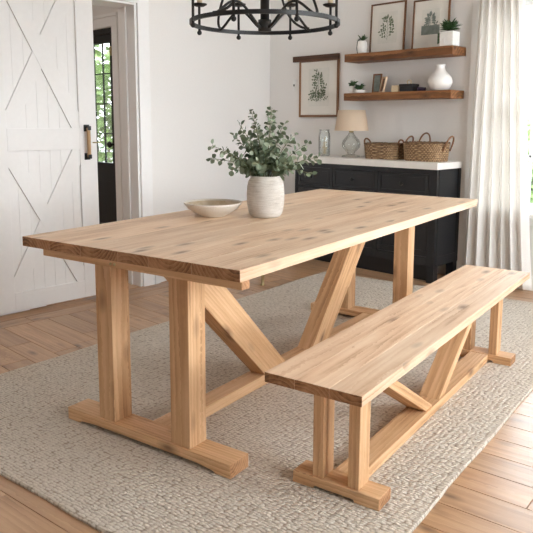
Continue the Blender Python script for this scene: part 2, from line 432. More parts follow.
# hall
HY = 3.5
b = MB()
HX0, HX1 = -6.28, -5.46
b.box(-7.0, HX0-.03, HY, HY+.15, 0, ZC); b.box(HX1+.02, XL-.25, HY, HY+.15, 0, ZC); b.box(HX0-.03, HX1+.02, HY, HY+.15, 2.05, ZC)
struct(b, 'wall_hall_end', M['paint'], 'off-white hall wall around the black glazed door', 'wall')
struct(MB().box(-7.15, -7.0, .2, HY+.15, 0, ZC), 'wall_hall_left', M['paint'], 'off-white far side wall of the hall', 'wall')
struct(MB().box(-7.0, XL-.2, .2, .3, 0, ZC), 'wall_hall_near', M['paint'], 'off-white near end wall of the hall', 'wall')
# trims
b = MB()
b.box(XL, XL+.02, DY1+.005, DY1+.10, 0, DZ+.10, bevel=.002); b.box(XL, XL+.02, 1.90, DY1+.005, DZ+.004, DZ+.10, bevel=.002)
b.box(XL-.2, XL+.003, DY1-.012, DY1+.005, 0, DZ, bevel=.001); b.box(XL-.2, XL+.003, DY0, DY1, DZ-.01, DZ+.004, bevel=.001)
b.box(XL-.11, XL-.095, DY1-.024, DY1-.012, 0, DZ-.01, bevel=.001)
struct(b, 'trim_1', M['trim'], 'white casing and jamb of the doorway to the hall', 'trim')
b = MB()
b.box(HX1+.02, HX1+.11, HY-.02, HY, 0, 2.055, bevel=.002); b.box(HX0-.12, HX1+.11, HY-.02, HY, 2.055, 2.14, bevel=.002)
b.box(HX0-.14, HX1+.13, HY-.04, HY, 2.14, 2.165, bevel=.002)
struct(b, 'trim_2', M['trim'], 'white casing round the black hall door', 'trim')
d = Vector((Xc-XL, YB-DY1-.11)); L = d.length; a = math.atan2(d.y, d.x)
b = MB(); rot = Matrix.Translation((XL, DY1+.11, 0)) @ Matrix.Rotation(a, 4, 'Z')
b.box(0, L-.01, -.016, 0, 0, .12, rot=rot, bevel=.002)
struct(b, 'baseboard_left', M['trim'], 'white baseboard of the left wall beyond the doorway', 'baseboard')
struct(MB().box(XL, XL+.016, YF, 1.90, 0, .12, bevel=.002), 'baseboard_left_near', M['trim'], 'white baseboard of the left wall behind the sliding door', 'baseboard')
b = MB(); b.box(-2.53, XR, YB-.016, YB, 0, .10, bevel=.002); b.box(-2.53, XR, YB-.024, YB, 0, .018, bevel=.002)
struct(b, 'baseboard_back', M['trim'], 'white baseboard under the window', 'baseboard')
struct(MB().box(Xc+.02, -3.97, YB-.016, YB, 0, .10, bevel=.002), 'baseboard_back_left', M['trim'], 'white baseboard left of the black cabinet', 'baseboard')
struct(MB().box(XR-.016, XR, YF, YB-.03, 0, .1, bevel=.002), 'baseboard_right', M['trim'], 'white baseboard of the right wall', 'baseboard')

# ------------------------------------------------------------------ windows
def portal(loc, rot, sx, sy, name='daylight_portal'):
    l = bpy.data.lights.new(name, 'AREA'); l.shape = 'RECTANGLE'; l.size = sx; l.size_y = sy
    l.cycles.is_portal = True
    o = bpy.data.objects.new(name, l); C.objects.link(o); o.location = loc; o.rotation_euler = rot; return o
def window(name, label, x0, x1, z0, z1, cols, loc, rz, meet=None, casing=True):
    """double-hung window, local x along the wall, y=0 the inner wall face, +y outside"""
    t = thing(name, label, 'window', loc, rz, kind='structure')
    f = MB()
    if casing:
        f.box(x0-.09, x0, -.02, 0, z0-.02, z1+.1, bevel=.002); f.box(x1, x1+.09, -.02, 0, z0-.02, z1+.1, bevel=.002)
        f.box(x0-.0, x1+.0, -.02, 0, z1, z1+.1, bevel=.002)
    for a0, a1, c0, c1 in ((x0, x0+.03, z0, z1), (x1-.03, x1, z0, z1), (x0+.03, x1-.03, z0, z0+.03), (x0+.03, x1-.03, z1-.03, z1)):
        f.box(a0, a1, 0, .15, c0, c1)
    f.build('window_frame', M['trim'], t)
    s = MB(); s.box(x0-.11, x1+.11, -.05, .05, z0-.03, z0+.0, bevel=.004); s.box(x0-.09, x1+.09, -.018, -.001, z0-.085, z0-.03, bevel=.002)
    s.build('window_sill', M['trim'], t)
    zm = meet or (z0+z1)/2
    for nm, c0, c1, yy in (('upper_sash', zm-.02, z1-.03, .08), ('lower_sash', z0+.03, zm+.02, .04)):
        h = MB(); e = .035
        for q in ((x0+.03, x0+.03+e, c0, c1), (x1-.03-e, x1-.03, c0, c1), (x0+.03+e, x1-.03-e, c0, c0+e), (x0+.03+e, x1-.03-e, c1-e, c1)):
            h.box(q[0], q[1], yy, yy+.035, q[2], q[3], bevel=.002)
        xa, xb = x0+.03+e, x1-.03-e
        for k in range(1, cols): 
            xm = xa+(xb-xa)*k/cols; h.box(xm-.008, xm+.008, yy+.006, yy+.026, c0+e, c1-e)
        zq = (c0+c1)/2; h.box(xa, xb, yy+.006, yy+.026, zq-.008, zq+.008)
        o = h.build(nm, M['trim'], t)
        MB().box(xa-.004, xb+.004, yy+.014, yy+.018, c0+e-.004, c1-e+.004).build('pane', M['pane'], o)
    return t
window('window_1', 'white double-hung window beside the linen curtain', WX0, WX1, WZ0, WZ1, 3, (0, YB, 0), 0, 1.308)
window('window_2', 'white window in the right wall, nearer the viewpoint', -2.6, -1.35, RZ0, RZ1, 3, (XR, 0, 0), -PI/2)
window('window_3', 'white window in the right wall, nearer the back wall', -4.35, -3.1, RZ0, RZ1, 3, (XR, 0, 0), -PI/2)
portal(((WX0+WX1)/2, YB+.17, (WZ0+WZ1)/2), (-PI/2, 0, 0), WX1-WX0, WZ1-WZ0)
def area_lamp(name, loc, rot, sx, sy, power, col):
    l = bpy.data.lights.new(name, 'AREA'); l.shape = 'RECTANGLE'; l.size = sx; l.size_y = sy; l.energy = power; l.color = col
    o = bpy.data.objects.new(name, l); C.objects.link(o); o.location = loc; o.rotation_euler = rot; return o
for (a0, a1), pw in zip(RW, (38, 46)): area_lamp('daylight_stand_in', (XR+.17, (a0+a1)/2, (RZ0+RZ1)/2), (0, PI/2, 0), RZ1-RZ0, a1-a0, pw, (.93, .965, 1))  # area lamps added outside the unseen right windows, standing in for daylight
tlamp = thing('hall_fill_fixture', 'added round fill light on the hall ceiling, out of view', 'lamp', (-5.2, 1.9, ZC))  # added, unseen fixture with a glowing dome, there to brighten the hall
ml, ntl, bl, ol = newmat('fill_glow_glass'); bl.inputs['Base Color'].default_value = (.9,.88,.84,1); bl.inputs['Emission Color'].default_value = (1,.93,.85,1); bl.inputs['Emission Strength'].default_value = 2
MB().lathe([(0,-.09),(.08,-.08),(.14,-.05),(.155,-.02),(.155,-.012)], 32, cap=False).build('glass_dome', ml, tlamp)
MB().lathe([(0,-.012),(.17,-.012),(.17,-.001),(0,-.001)], 32, cap=False).build('ceiling_plate', M['trim'], tlamp)
area_lamp('hall_fill_light', (-5.2, 1.9, ZC-.11), (0,0,0), .3, .3, 5, (1,.93,.86))  # added area lamp filling the hall with light

portal(((HX0+HX1)/2, HY+.17, 1.36), (-PI/2, 0, 0), .7, 1.2)

# ------------------------------------------------------------------ hall door (black, glazed)
t = thing('door_2', 'black hall door with a tall divided glass light', 'door', (HX0, HY, 0), 0, kind='structure')
w = HX1-HX0; GZ0, GZ1 = .80, 1.925; gx0, gx1 = .10, w-.095
f = MB(); f.box(-.03, -.0, .0, .12, 0, 2.05, bevel=.002); f.box(w-.0, w+.02, 0, .12, 0, 2.05, bevel=.002); f.box(0, w, 0, .12, 2.0, 2.05, bevel=.002)
f.build('door_frame', M['bdoor'], t)
f = MB(); f.box(0, gx0, .03, .075, .01, 2.0, bevel=.002); f.box(gx1, w, .03, .075, .01, 2.0, bevel=.002)
f.box(gx0, gx1, .03, .075, GZ1, 2.0, bevel=.002); f.box(gx0, gx1, .03, .075, .62, GZ0, bevel=.002)
f.box(gx0, gx1, .045, .06, .2, .62); f.box(gx0, gx1, .03, .075, .01, .2, bevel=.002)
lf = f.build('door_leaf', M['bdoor'], t)
f = MB()
for k in range(1, 4):
    x = gx0+(gx1-gx0)*k/4; f.box(x-.005, x+.005, .046, .06, GZ0, GZ1)
for k in range(1, 4):
    z = GZ0+(GZ1-GZ0)*k/4; f.box(gx0, gx1, .046, .06, z-.005, z+.005)
f.build('muntin', M['bdoor'], t)
MB().box(gx0, gx1, .051, .055, GZ0, GZ1).build('pane', M['pane'], t)
k = MB(); k.lathe([(.025,0),(.025,.008),(.01,.012),(.01,.04),(.026,.05),(.03,.065),(.02,.08)], 20)
o = k.build('door_knob', M['black'], t, (w-.045, .03, .98)); o.rotation_euler = (PI/2, 0, 0)
MB().box(w-.055, w-.02, .0, .03, 1.80, 1.88, bevel=.003).build('closer_bracket', M['brass'], t, label='brass bracket')

# ------------------------------------------------------------------ barn door
t = thing('door_1', 'white sliding barn door with cross braces and leather pull', 'door', (XL+.015, 1.665, .022), 0, kind='structure')
DW, DH, DT = .735, 2.2, .04
p = MB(); n = 7
for i in range(n):
    a0 = .11+(DW-.22)*i/n; a1 = .11+(DW-.22)*(i+1)/n
    p.box(.008, .026, a0, a1, .05, DH-.05, (0,0,1), bevel=.0022)
p.build('board_panel', M['door'], t)
zb, zm0, zm1, zt = .115, .993, 1.131, 2.061
f = MB()
f.box(.004, DT, 0, .125, 0, DH, bevel=.0015); f.box(.004, DT, DW-.125, DW, 0, DH, bevel=.0015)
f.box(.004, DT, .125, DW-.125, 0, zb, bevel=.0015); f.box(.004, DT, .125, DW-.125, zm0, zm1, bevel=.0015); f.box(.004, DT, .125, DW-.125, zt, DH, bevel=.0015)
f.build('door_frame', M['door'], t)
def clip(poly, y0, y1, z0, z1):
    def cut(P, ins, inter):
        out = []
        for i in range(len(P)):
            A, B = P[i-1], P[i]; a, b_ = ins(A), ins(B)
            if a != b_: out.append(inter(A, B))
            if b_: out.append(B)
        return out
    for ax, lim, sg in ((0, y0, 1), (0, y1, -1), (1, z0, 1), (1, z1, -1)):
        poly = cut(poly, lambda q: (q[ax]-lim)*sg >= 0, lambda A, B: tuple(A[j]+(B[j]-A[j])*(lim-A[ax])/(B[ax]-A[ax]) for j in (0, 1)))
    return poly
for z0, z1 in ((zb, zm0), (zm1, zt)):
    y0, y1 = .125, DW-.125
    for s, dep in ((1, .036), (-1, .0375)):
        A = Vector((y0, z0 if s > 0 else z1)); B = Vector((y1, z1 if s > 0 else z0)); dd = (B-A).normalized(); nn = Vector((-dd.y, dd.x))*.047
        A2, B2 = A-dd*.2, B+dd*.2
        poly = clip([tuple(A2+nn), tuple(A2-nn), tuple(B2-nn), tuple(B2+nn)], y0, y1, z0, z1)
        MB().prism(poly, 'yz', .02, dep, (0, dd.x, dd.y), bevel=.0012).build('cross_brace', M['door'], t)
h = MB()
for z in (.945, 1.13): 
    h.box(.04, .046, .640, .680, z-.022, z+.022, bevel=.002); h.box(.046, .085, .649, .671, z-.014, z+.014, bevel=.004)
    for s in (-1, 1): h.box(.044, .052, .643, .649, z+s*.014-.004, z+s*.014+.004, bevel=.001)
hd = h.build('door_handle', M['black'], t, label='black iron pull brackets')
MB().tube([(.068, .660, .94+.193*i/10) for i in range(11)], .0125, 12).build('grip', M['grip'], hd)
MB().tube([(.04, DW-.03, 1.035), (.055, DW-.01, 1.035), (.06, DW+.02, 1.036)], .004, 8).build('latch', M['brass'], t)
h = MB()
for y in (.12, DW-.12): h.box(.042, .05, y-.02, y+.02, DH-.25, DH+.09, bevel=.002); h.lathe([(.045,-.008),(.045,.008)], 24, (0,0,0)) if False else None
h.build('hanger_strap', M['black'], t)
b = MB(); b.box(XL+.035, XL+.043, 1.2, 2.95, 2.30, 2.34, bevel=.002)
for y in (1.35, 1.9, 2.45, 2.85): b.box(XL, XL+.035, y-.012, y+.012, 2.305, 2.335)
struct(b, 'trim_3', M['black'], 'black steel sliding door rail above the doorway', 'rail')

# ------------------------------------------------------------------ rug
t0 = MB(); quad = [(-2.96,.782), (-.895,1.045), (-1.40,4.40), (-3.375,4.075)]
cen = Vector((-2.15, 2.58)); rr = math.radians(7.5); Ri = Matrix.Rotation(-rr, 2)
pts = []
n = 60
for k in range(4):
    A, B = Vector(quad[k]), Vector(quad[(k+1)%4])
    for i in range(n):
        q = A+(B-A)*i/n; nrm = Vector((B-A)).normalized(); nrm = Vector((nrm.y, -nrm.x))
        q = q+nrm*(noise.noise(Vector((q.x*2.2, q.y*2.2, 3)))*.014+noise.noise(Vector((q.x*30, q.y*30, 3)))*.0035)
        pts.append(tuple(Ri @ (q-cen)))
b = bmesh.new(); 
lo = [b.verts.new((x, y, .001)) for x, y in pts]; hi = [b.verts.new((x, y, .008)) for x, y in pts]
cc = sum((Vector(p) for p in pts), Vector((0,0)))/len(pts)
top = [b.verts.new((x+(cc.x-x)*.003, y+(cc.y-y)*.003, .012)) for x, y in pts]
for i in range(len(pts)):
    j = (i+1) % len(pts); b.faces.new((lo[i], lo[j], hi[j], hi[i])); b.faces.new((hi[i], hi[j], top[j], top[i]))
b.faces.new(top); b.faces.new(lo[::-1])
me = bpy.data.meshes.new('rug'); b.to_mesh(me); b.free(); me.materials.append(M['rug'])
o = bpy.data.objects.new('rug', me); C.objects.link(o); o.location = (cen.x, cen.y, 0); o.rotation_euler.z = rr
tag(o, 'large chunky woven beige wool rug under the table and bench', 'rug')
RZ = .0125        # top of the rug

# ------------------------------------------------------------------ trestle table
t = thing('dining_table', 'long natural pine trestle dining table with V braces on beige rug', 'table', (-2.1375, 2.3586, RZ), R10)
TZ = .76-RZ; th = .037; W2, L2 = .519, 1.142
ws = [.158, .172, .19, .142, .186, .19]; x = -W2
m = MB()
for w_ in ws:
    m.box(x, x+w_, -L2, L2, TZ-th, TZ, (0,1,0), bevel=.0022); x += w_
m.build('tabletop', [M['table'], M['end']], t)
bz = TZ-th
for y0, y1, xa, xb in ((-L2+.006, -L2+.045, -.405, .522), (L2-.15, L2-.11, -.42, .42)):
    MB().box(xa, xb, y0, y1, bz-.025, bz, (1,0,0), bevel=.002).build('batten', [M['leg'], M['end']], t)
fp = lambda a, b_, h: [(a,0), (a+.068,0), (a+.078,.008), (a+.16,.015), (b_-.16,.015), (b_-.078,.008), (b_-.068,0), (b_,0), (b_,h), (a,h)]
for y0, y1, ly0, ly1 in ((-1.042, -.938, -1.034, -.944), (.862, .972, .872, .962)):
    MB().prism(fp(-.418, .402, .05), 'xz', y0, y1, (1,0,0), bevel=.003).build('foot', [M['leg'], M['end']], t)
    for xa, xb in ((-.240, -.156), (.131, .219)):
        MB().box(xa, xb, ly0, ly1, .05, bz, (0,0,1), bevel=.003).build('leg', [M['leg'], M['end']], t)
MB().box(-.052, .034, -.938, .862, 0, .048, (0,1,0), bevel=.003).build('stretcher', [M['leg'], M['end']], t)
MB().prism([(-.983,bz), (-.789,bz), (-.125,.048), (-.305,.048)], 'yz', -.045, .04, (0,.7,-.68), bevel=.003).build('brace', [M['leg'], M['end']], t)
MB().prism([(.862,bz), (.668,bz), (.10,.048), (.265,.048)], 'yz', -.045, .04, (0,.64,.76), bevel=.003).build('brace', [M['leg'], M['end']], t)
m = MB()
for y, z in ((-1.138, bz-.008),):
    for x in (-.02, -.04): m.ball((x, -L2+.004, bz-.012), .005, 8)
m.build('screw', M['brass'], t)

# ------------------------------------------------------------------ bench
t = thing('trestle_bench', 'natural pine trestle bench beside the dining table on beige rug', 'bench', (-1.3954, 2.3608, RZ), R10)
BZ = .437-RZ; th = .032; W2, L2 = .1657, .949; x = -W2
m = MB()
for w_ in (.108, .118, .1054): m.box(x, x+w_, -L2, L2+.018, BZ-th, BZ, (0,1,0), bevel=.0022); x += w_
m.build('seat', [M['table'], M['end']], t)
bz = BZ-th
for s in (-1, 1):
    ya, yb = (-.801, -.714) if s < 0 else (.706, .795)
    MB().prism([(-.152,0), (-.075,0), (-.07,.01), (.07,.01), (.075,0), (.16,0), (.16,.04), (-.152,.04)], 'xz', ya, yb, (1,0,0), bevel=.0025).build('foot', [M['leg'], M['end']], t)
    for xa, xb in ((-.081, -.043), (.047, .086)):
        MB().box(xa, xb, ya+.008, yb-.006, .04, bz, (0,0,1), bevel=.0025).build('leg', [M['leg'], M['end']], t)
    y0, y1 = (-.90, -.872) if s < 0 else (.872, .90)
    if s > 0: MB().box(-.12, .15, y0, y1, bz-.02, bz, (1,0,0), bevel=.002).build('batten', [M['leg'], M['end']], t)
MB().box(-.042, .048, -.714, .706, 0, .038, (0,1,0), bevel=.0025).build('stretcher', [M['leg'], M['end']], t)
MB().prism([(-.690,bz), (-.615,bz), (-.035,.038), (-.108,.038)], 'yz', -.045, .042, (0,.85,-.52), bevel=.0025).build('brace', [M['leg'], M['end']], t)
MB().prism([(.645,bz), (.572,bz), (.030,.038), (.105,.038)], 'yz', -.045, .042, (0,.83,.55), bevel=.0025).build('brace', [M['leg'], M['end']], t)

# ------------------------------------------------------------------ bowl, vase, eucalyptus
VX, VY = -2.176, 2.194
m = MB(); H = .175
m.lathe([(.0,.004),(.052,.004),(.058,0),(.066,.003),(.078,.02),(.0855,.06),(.0875,.10),(.0855,.14),(.079,.168),(.070,.182),(.067,.190),(.0645,.191),(.063,.184),(.066,.165),(.074,.14),(.078,.09),(.076,.05),(.06,.012),(0,.01)], 56, cap=False)
tag(m.build('vase', M['vase'], None, (VX, VY, .76)), 'rough greige stoneware vase holding eucalyptus on the dining table', 'vase')
t = thing('eucalyptus_bouquet', 'loose bunch of grey-green eucalyptus stems in the stoneware vase', 'plant', (VX, VY, .76+.012))
st = MB(); lv = MB(); RR = random.Random(21)
cr = Vector((math.cos(math.radians(44.68)), math.sin(math.radians(44.68)), 0)); cf = Vector((-cr.y, cr.x, 0))
# every stem: sideways reach, height, depth reach
stems = [(.03,.40,.02),(-.05,.30,.08),(-.13,.31,.0),(-.26,.19,-.04),(-.27,.11,.06),(-.20,.155,-.1),(.09,.31,.08),(.14,.25,-.02),
         (.21,.20,.05),(.255,.12,-.02),(.22,.03,-.05),(-.09,.22,-.08),(.0,.24,-.12),(.06,.2,.13),(-.16,.06,-.08),(.12,.1,-.12),(-.04,.1,-.15),(.03,.33,.0),(.18,.08,.1),(-.16,.24,.1),(-.07,.38,-.0)]
for sx, hz, dy in stems:
    hz *= .80; sx *= .93
    p0 = Vector((RR.uniform(-.03,.03), RR.uniform(-.03,.03), .01)); neck = cr*sx*.16+cf*dy*.16+Vector((0,0,.165))
    tip = cr*sx+cf*dy+Vector((0,0,.165+hz)); ctrl = neck+Vector((0,0,max(.08, hz*.6)))+cr*sx*.22
    P = [p0, (p0+neck)*.5]
    for i in range(15):
        u = i/14; P.append((1-u)**2*neck+2*u*(1-u)*ctrl+u*u*tip)
    st.tube([p for p in P], [.0026]*2+[.0024*(1-.6*i/14) for i in range(15)], 6)
    ln = (tip-neck).length; k = 0; nn = int(ln/.0175)+4
    for i in range(nn):
        u = .1+.9*i/(nn-1)
        c = (1-u)**2*neck+2*u*(1-u)*ctrl+u*u*tip; tg = ((1-u)*(ctrl-neck)+u*(tip-ctrl)).normalized()
        a0 = i*PI/2+RR.uniform(-.5,.5)
        s1 = tg.cross(Vector((0,0,1)) if abs(tg.z) < .95 else Vector((1,0,0))).normalized(); s2 = tg.cross(s1)
        for q in (0, PI):
            if RR.random() < .12: continue
            dr = (s1*math.cos(a0+q)+s2*math.sin(a0+q))
            d = (dr*1.0+tg*RR.uniform(.25,.9)+Vector((0,0,RR.uniform(-.35,.1)))).normalized()
            sz = RR.uniform(.75,1.15)*(1-.42*u)
            nr = (tg*.5+Vector((RR.uniform(-1,1),RR.uniform(-1,1),RR.uniform(-.6,1))))
            b0 = c+d*.006; st.tube([c, b0], .0008, 4)
            lv.leaf(b0, d, nr, .042*sz, .038*sz*RR.uniform(.8,1.15), .14, blunt=True)
st.build('stem', M['stem'], t); lv.build('leaf', M['euc'], t)
m = MB()
m.lathe([(0,.004),(.05,.004),(.056,0),(.06,.004),(.085,.016),(.115,.036),(.132,.056),(.136,.064),(.133,.066),(.128,.058)], 64, cap=False)
o = m.build('serving_bowl', M['bowl'], None, (-2.365, 2.035, .76)); tag(o, 'shallow speckled cream bowl on the dining table left of vase', 'bowl')
MB().lathe([(.128,.058),(.112,.040),(.082,.022),(.045,.012),(.0,.010)], 64, cap=False).build('bowl_interior', M['bowl_in'], o, label='sandy inner glaze')

# ------------------------------------------------------------------ black cabinet and worktop
CX0, CX1, CY0 = -3.955, -2.555, 4.352
t = thing('sideboard_cabinet', 'black shaker cabinet with three drawers against the back wall', 'cabinet', (CX0, CY0, 0))
cw, cd = CX1-CX0, YB-.004-CY0
m = MB(); m.box(0, cw, .022, cd, .13, .852, bevel=.002)
xs = [(.028, .392), (.420, .848), (.876, cw-.066)]
zs0, zs1, zd0, zd1 = .655, .815, .195, .632
for a0, a1 in ((0, .028), (.392, .420), (.848, .876), (cw-.066, cw)): m.box(a0, a1, 0, .022, .13, .852, bevel=.0015)
for a0, a1 in xs:
    for c0, c1 in ((.13, zd0), (zd1, zs0), (zs1, .852)): m.box(a0, a1, 0, .022, c0, c1, bevel=.0015)
m.box(cw, cw+.004, .03, .07, .13, .85); m.box(cw, cw+.004, cd-.04, cd, .13, .85); m.box(cw, cw+.004, .07, cd-.04, .13, .2)
m.build('body', M['cab'], t)
def shaker(a0, a1, c0, c1, nm):
    g = MB(); e = .045 if c1-c0 > .3 else .026; q = .003
    a0 += q; a1 -= q; c0 += q; c1 -= q
    g.box(a0, a0+e, .002, .02, c0, c1, bevel=.002); g.box(a1-e, a1, .002, .02, c0, c1, bevel=.002)
    g.box(a0+e, a1-e, .002, .02, c0, c0+e, bevel=.002); g.box(a0+e, a1-e, .002, .02, c1-e, c1, bevel=.002)
    g.box(a0+e-.002, a1-e+.002, .010, .018, c0+e-.002, c1-e+.002)
    o = g.build(nm, M['cab'], t)
    k = MB(); k.lathe([(.006,0),(.006,.014),(.014,.018),(.016,.024),(.011,.030)], 18)
    x, z = ((a0+a1)/2, (c0+c1)/2) if nm == 'drawer' else (a1-.022, c1-.09)
    k = k.build('knob', M['black'], o, (x, .002, z)); k.rotation_euler = (PI/2, 0, 0)
for a0, a1 in xs: shaker(a0, a1, zs0, zs1, 'drawer'); shaker(a0, a1, zd0, zd1, 'door')
for x in (0, cw-.06):
    for y in (0, cd-.06): MB().prism([(x,0),(x+.06,0),(x+.06,.13),(x,.13)], 'xz', y, y+.06, (0,0,1), bevel=.002).build('foot', M['cab'], t)
MB().box(.06, cw-.06, .06, .075, .0, .13).build('kickboard', M['cab'], t)
tag(MB().box(CX0-.012, CX1+.012, CY0-.02, YB-.003, .853, .903, bevel=.003).build('worktop', M['counter']), 'thick white stone worktop on the black cabinet', 'worktop')
KZ = .903

# ------------------------------------------------------------------ on the worktop
# glass jar
t = thing('glass_jar', 'clear glass jar on the worktop between plant and lamp', 'jar', (-3.80, 4.56, KZ))
MB().lathe([(0,.003),(.046,.003),(.050,.0),(.052,.02),(.052,.17),(.046,.20),(.042,.215),(.046,.228),(.043,.228),(.039,.213),(.043,.195),(.047,.168),(.047,.02),(0,.008)], 36, cap=False).build('jar_body', M['jar'], t)
m = MB()
for i in range(16): 
    a = R.random()*6.28; r = R.random()*.028; z = .03+R.random()*.13; m.tube([(r*math.cos(a), r*math.sin(a), .012), (r*1.1*math.cos(a+.4), r*1.1*math.sin(a+.4), z)], .0012, 5); m.ball((r*1.1*math.cos(a+.4), r*1.1*math.sin(a+.4), z), .0065, 8)
m.build('dried_flower', M['candle'], t)
# lamp
t = thing('table_lamp', 'table lamp with beige drum shade and pale glass base', 'lamp', (-3.495, 4.545, KZ))
MB().lathe([(0,0),(.075,0),(.078,.006),(.074,.014),(.035,.022),(.03,.035),(.05,.055),(.074,.085),(.078,.11),(.07,.14),(.045,.17),(.026,.19),(.022,.205),(.0,.206)], 40, cap=False).build('base', M['lampglass'], t)
MB().lathe([(0,.2065),(.02,.2065),(.02,.225),(.008,.23),(.008,.33),(0,.331)], 20, cap=False).build('stem', M['brass'], t)
MB().lathe([(.142,.222),(.113,.392),(.111,.392),(.140,.222)], 48, cap=False).build('lamp_shade', M['shade'], t)
m = MB()
for k in range(3): a = k*2*PI/3; m.tube([(0,0,.33),(.114*math.cos(a),.114*math.sin(a),.375)], .0018, 6)
m.ball((0,0,.395-.06), .006, 8); m.build('shade_spider', M['brass'], t)
# baskets
def basket(name, label, loc, hx, hy, h, e, rows, handles, taper=.92):
    t = thing(name, label, 'basket', loc)
    bm_ = MB(); bm = bm_.bm; S = 168; rr = rows*5; rings = []
    kn = 42
    def se(th, a, b_):
        c, s = math.cos(th), math.sin(th); return (math.copysign(abs(c)**(2/e), c)*a, math.copysign(abs(s)**(2/e), s)*b_)
    for j in range(rr+1):
        z = h*j/rr; k = taper+(1-taper)*(z/h); ring = []; ri = int(j/5-1e-6); ph = (j/5) % 1
        for i in range(S):
            th = 2*PI*i/S; x, y = se(th, hx*k, hy*k); r = math.hypot(x, y)
            wv = abs(math.sin(PI*j/5))*(.55+.45*math.sin(kn*th+PI*ri)); o = .0045*wv
            v = bm.verts.new((x*(1+o/r), y*(1+o/r), z)); v[bm_.w] = wv; ring.append(v)
        rings.append(ring)
    inner = []
    for z, k in ((h, .93), (h*.5, .9), (.01, .84)):
        ring = []
        for i in range(S):
            x, y = se(2*PI*i/S, hx*k, hy*k); v = bm.verts.new((x, y, z)); v[bm_.w] = .3; ring.append(v)
        inner.append(ring)
    al = rings+inner
    for A, B in zip(al, al[1:]):
        for i in range(S): f = bm.faces.new((A[i], A[(i+1)%S], B[(i+1)%S], B[i])); f.smooth = True
    bm.faces.new(rings[0][::-1]); bm.faces.new(inner[-1])
    bm_.build('basket_body', M['wicker'], t)
    rim = MB()
    pts = [(*se(2*PI*i/90, hx*.985, hy*.985), h+.002*math.sin(i*2.1)) for i in range(90)]
    rim.tube(pts, .0075, 8, closed=True); rim.build('rim', M['wicker'], t)
    for pts in handles:
        MB().tube(pts, .0065, 8).build('handle', M['wicker_cord'], t)
    return t
def loop(c, u, w, h, lean=(0,0,0), n=18, z0=-.03):
    u = Vector(u).normalized(); c = Vector(c); out = []
    for i in range(n+1):
        a = PI*i/n; f = math.sin(a)
        out.append(tuple(c-u*math.cos(a)*w*(1+.25*f)+Vector((0,0,z0+(h-z0)*f))+Vector(lean)*f))
    return out
basket('wicker_basket', 'smaller plain rectangular seagrass basket on the worktop beside the lamp', (-3.14, 4.535, KZ), 1.*.160, .105, .122, 5, 9,
       [loop((-.160,0,.115), (0,1,0), .045, .045, (-.03,0,0)), loop((.155,0,.115), (0,1,0), .045, .04, (-.01,0,0))])
basket('wicker_basket', 'larger oval seagrass basket with tall loop handles at worktop right end', (-2.762, 4.53, KZ), .172, .118, .138, 3, 10,
       [loop((.172,0,.13), (0,1,0), .05, .06, (.045,0,0), z0=-.05), loop((-.166,0,.13), (0,1,0), .05, .055, (.03,0,0), z0=-.02),
        loop((-.09,.1,.12), (1,0,0), .048, .09, (.02,.01,0))])

# ------------------------------------------------------------------ shelves
SX0, SX1, SY = -3.548, -2.557, 4.50
for nm, z0, z1, lb in (('shelf', 1.687, 1.750, 'upper thick brown wooden floating shelf'), ('shelf', 1.373, 1.433, 'lower thick brown wooden floating shelf')):
    tag(MB().box(SX0, SX1, SY, YB-.002, z0, z1, (1,0,0), bevel=.003).build('floating_shelf', M['shelf']), lb+' on the back wall', 'shelf', 'floating wooden shelves')
U, Lz = 1.750, 1.433
def picture(label, x0, x1, h, y_bot, y_top, z, art, fw=.012, mat=M['framewood']):
    """framed print leaning back against the wall"""
    t = thing('picture_frame', label, 'picture', ((x0+x1)/2, y_bot, z), group=None)
    t.rotation_euler.x = -math.atan2(y_top-y_bot, h)
    w = (x1-x0)/2; f = MB()
    f.box(-w, -w+fw, 0, .016, 0, h, bevel=.0015); f.box(w-fw, w, 0, .016, 0, h, bevel=.0015)
    f.box(-w+fw, w-fw, 0, .016, 0, fw, bevel=.0015); f.box(-w+fw, w-fw, 0, .016, h-fw, h, bevel=.0015)
    f.build('frame', mat, t)
    MB().box(-w+fw*.6, w-fw*.6, .008, .013, fw*.6, h-fw*.6).build('mat_board', M['paper'], t)
    art(t, w, h); return t
def sprig(m, cx, z0, H, spread, n, seed, y=.0055, ls=.03):
    r = random.Random(seed)
    def seg(a, b_, wd):
        a, b_ = Vector(a), Vector(b_); d = (b_-a).normalized(); s = Vector((-d.y, d.x))*wd
        vs = [m.bm.verts.new((p.x, y, p.y)) for p in (a-s, a+s, b_+s, b_-s)]; m.bm.faces.new(vs)
    def lf(p, d, L, Wd):
        p = Vector(p); d = Vector(d).normalized(); s = Vector((-d.y, d.x))
        q = [p, p+d*L*.35+s*Wd, p+d*L*.75+s*Wd*.7, p+d*L, p+d*L*.75-s*Wd*.7, p+d*L*.35-s*Wd]
        m.bm.faces.new([m.bm.verts.new((v.x, y-.0002, v.y)) for v in q])
    seg((cx, z0), (cx, z0+H), .0011)
    for i in range(n):
        u = .05+.95*i/n; s = 1 if i % 2 else -1; p = Vector((cx, z0+H*u*.9))
        e = p+Vector((s*spread*(1.05-.75*u)*r.uniform(.7,1.1), H*.22*r.uniform(.6,1.2))); seg(p, e, .0008)
        for k in range(4):
            c = p.lerp(e, .35+.65*k/3); dd = (e-p).normalized(); ss = 1 if k % 2 else -1
            lf(c, dd+Vector((-dd.y, dd.x))*ss*.8, ls*r.uniform(.6,1), ls*.2)
    lf((cx, z0+H*.92), (0, 1), ls*1.2, ls*.25)
def art1(t, w, h):
    MB().box(-w*.55, w*.55, .0065, .008, h*.2, h*.82).build('print', M['print'], t)
    m = MB(); sprig(m, 0, h*.26, h*.46, w*.42, 11, 3, ls=.032); m.build('botanical_drawing', M['ink'], t)
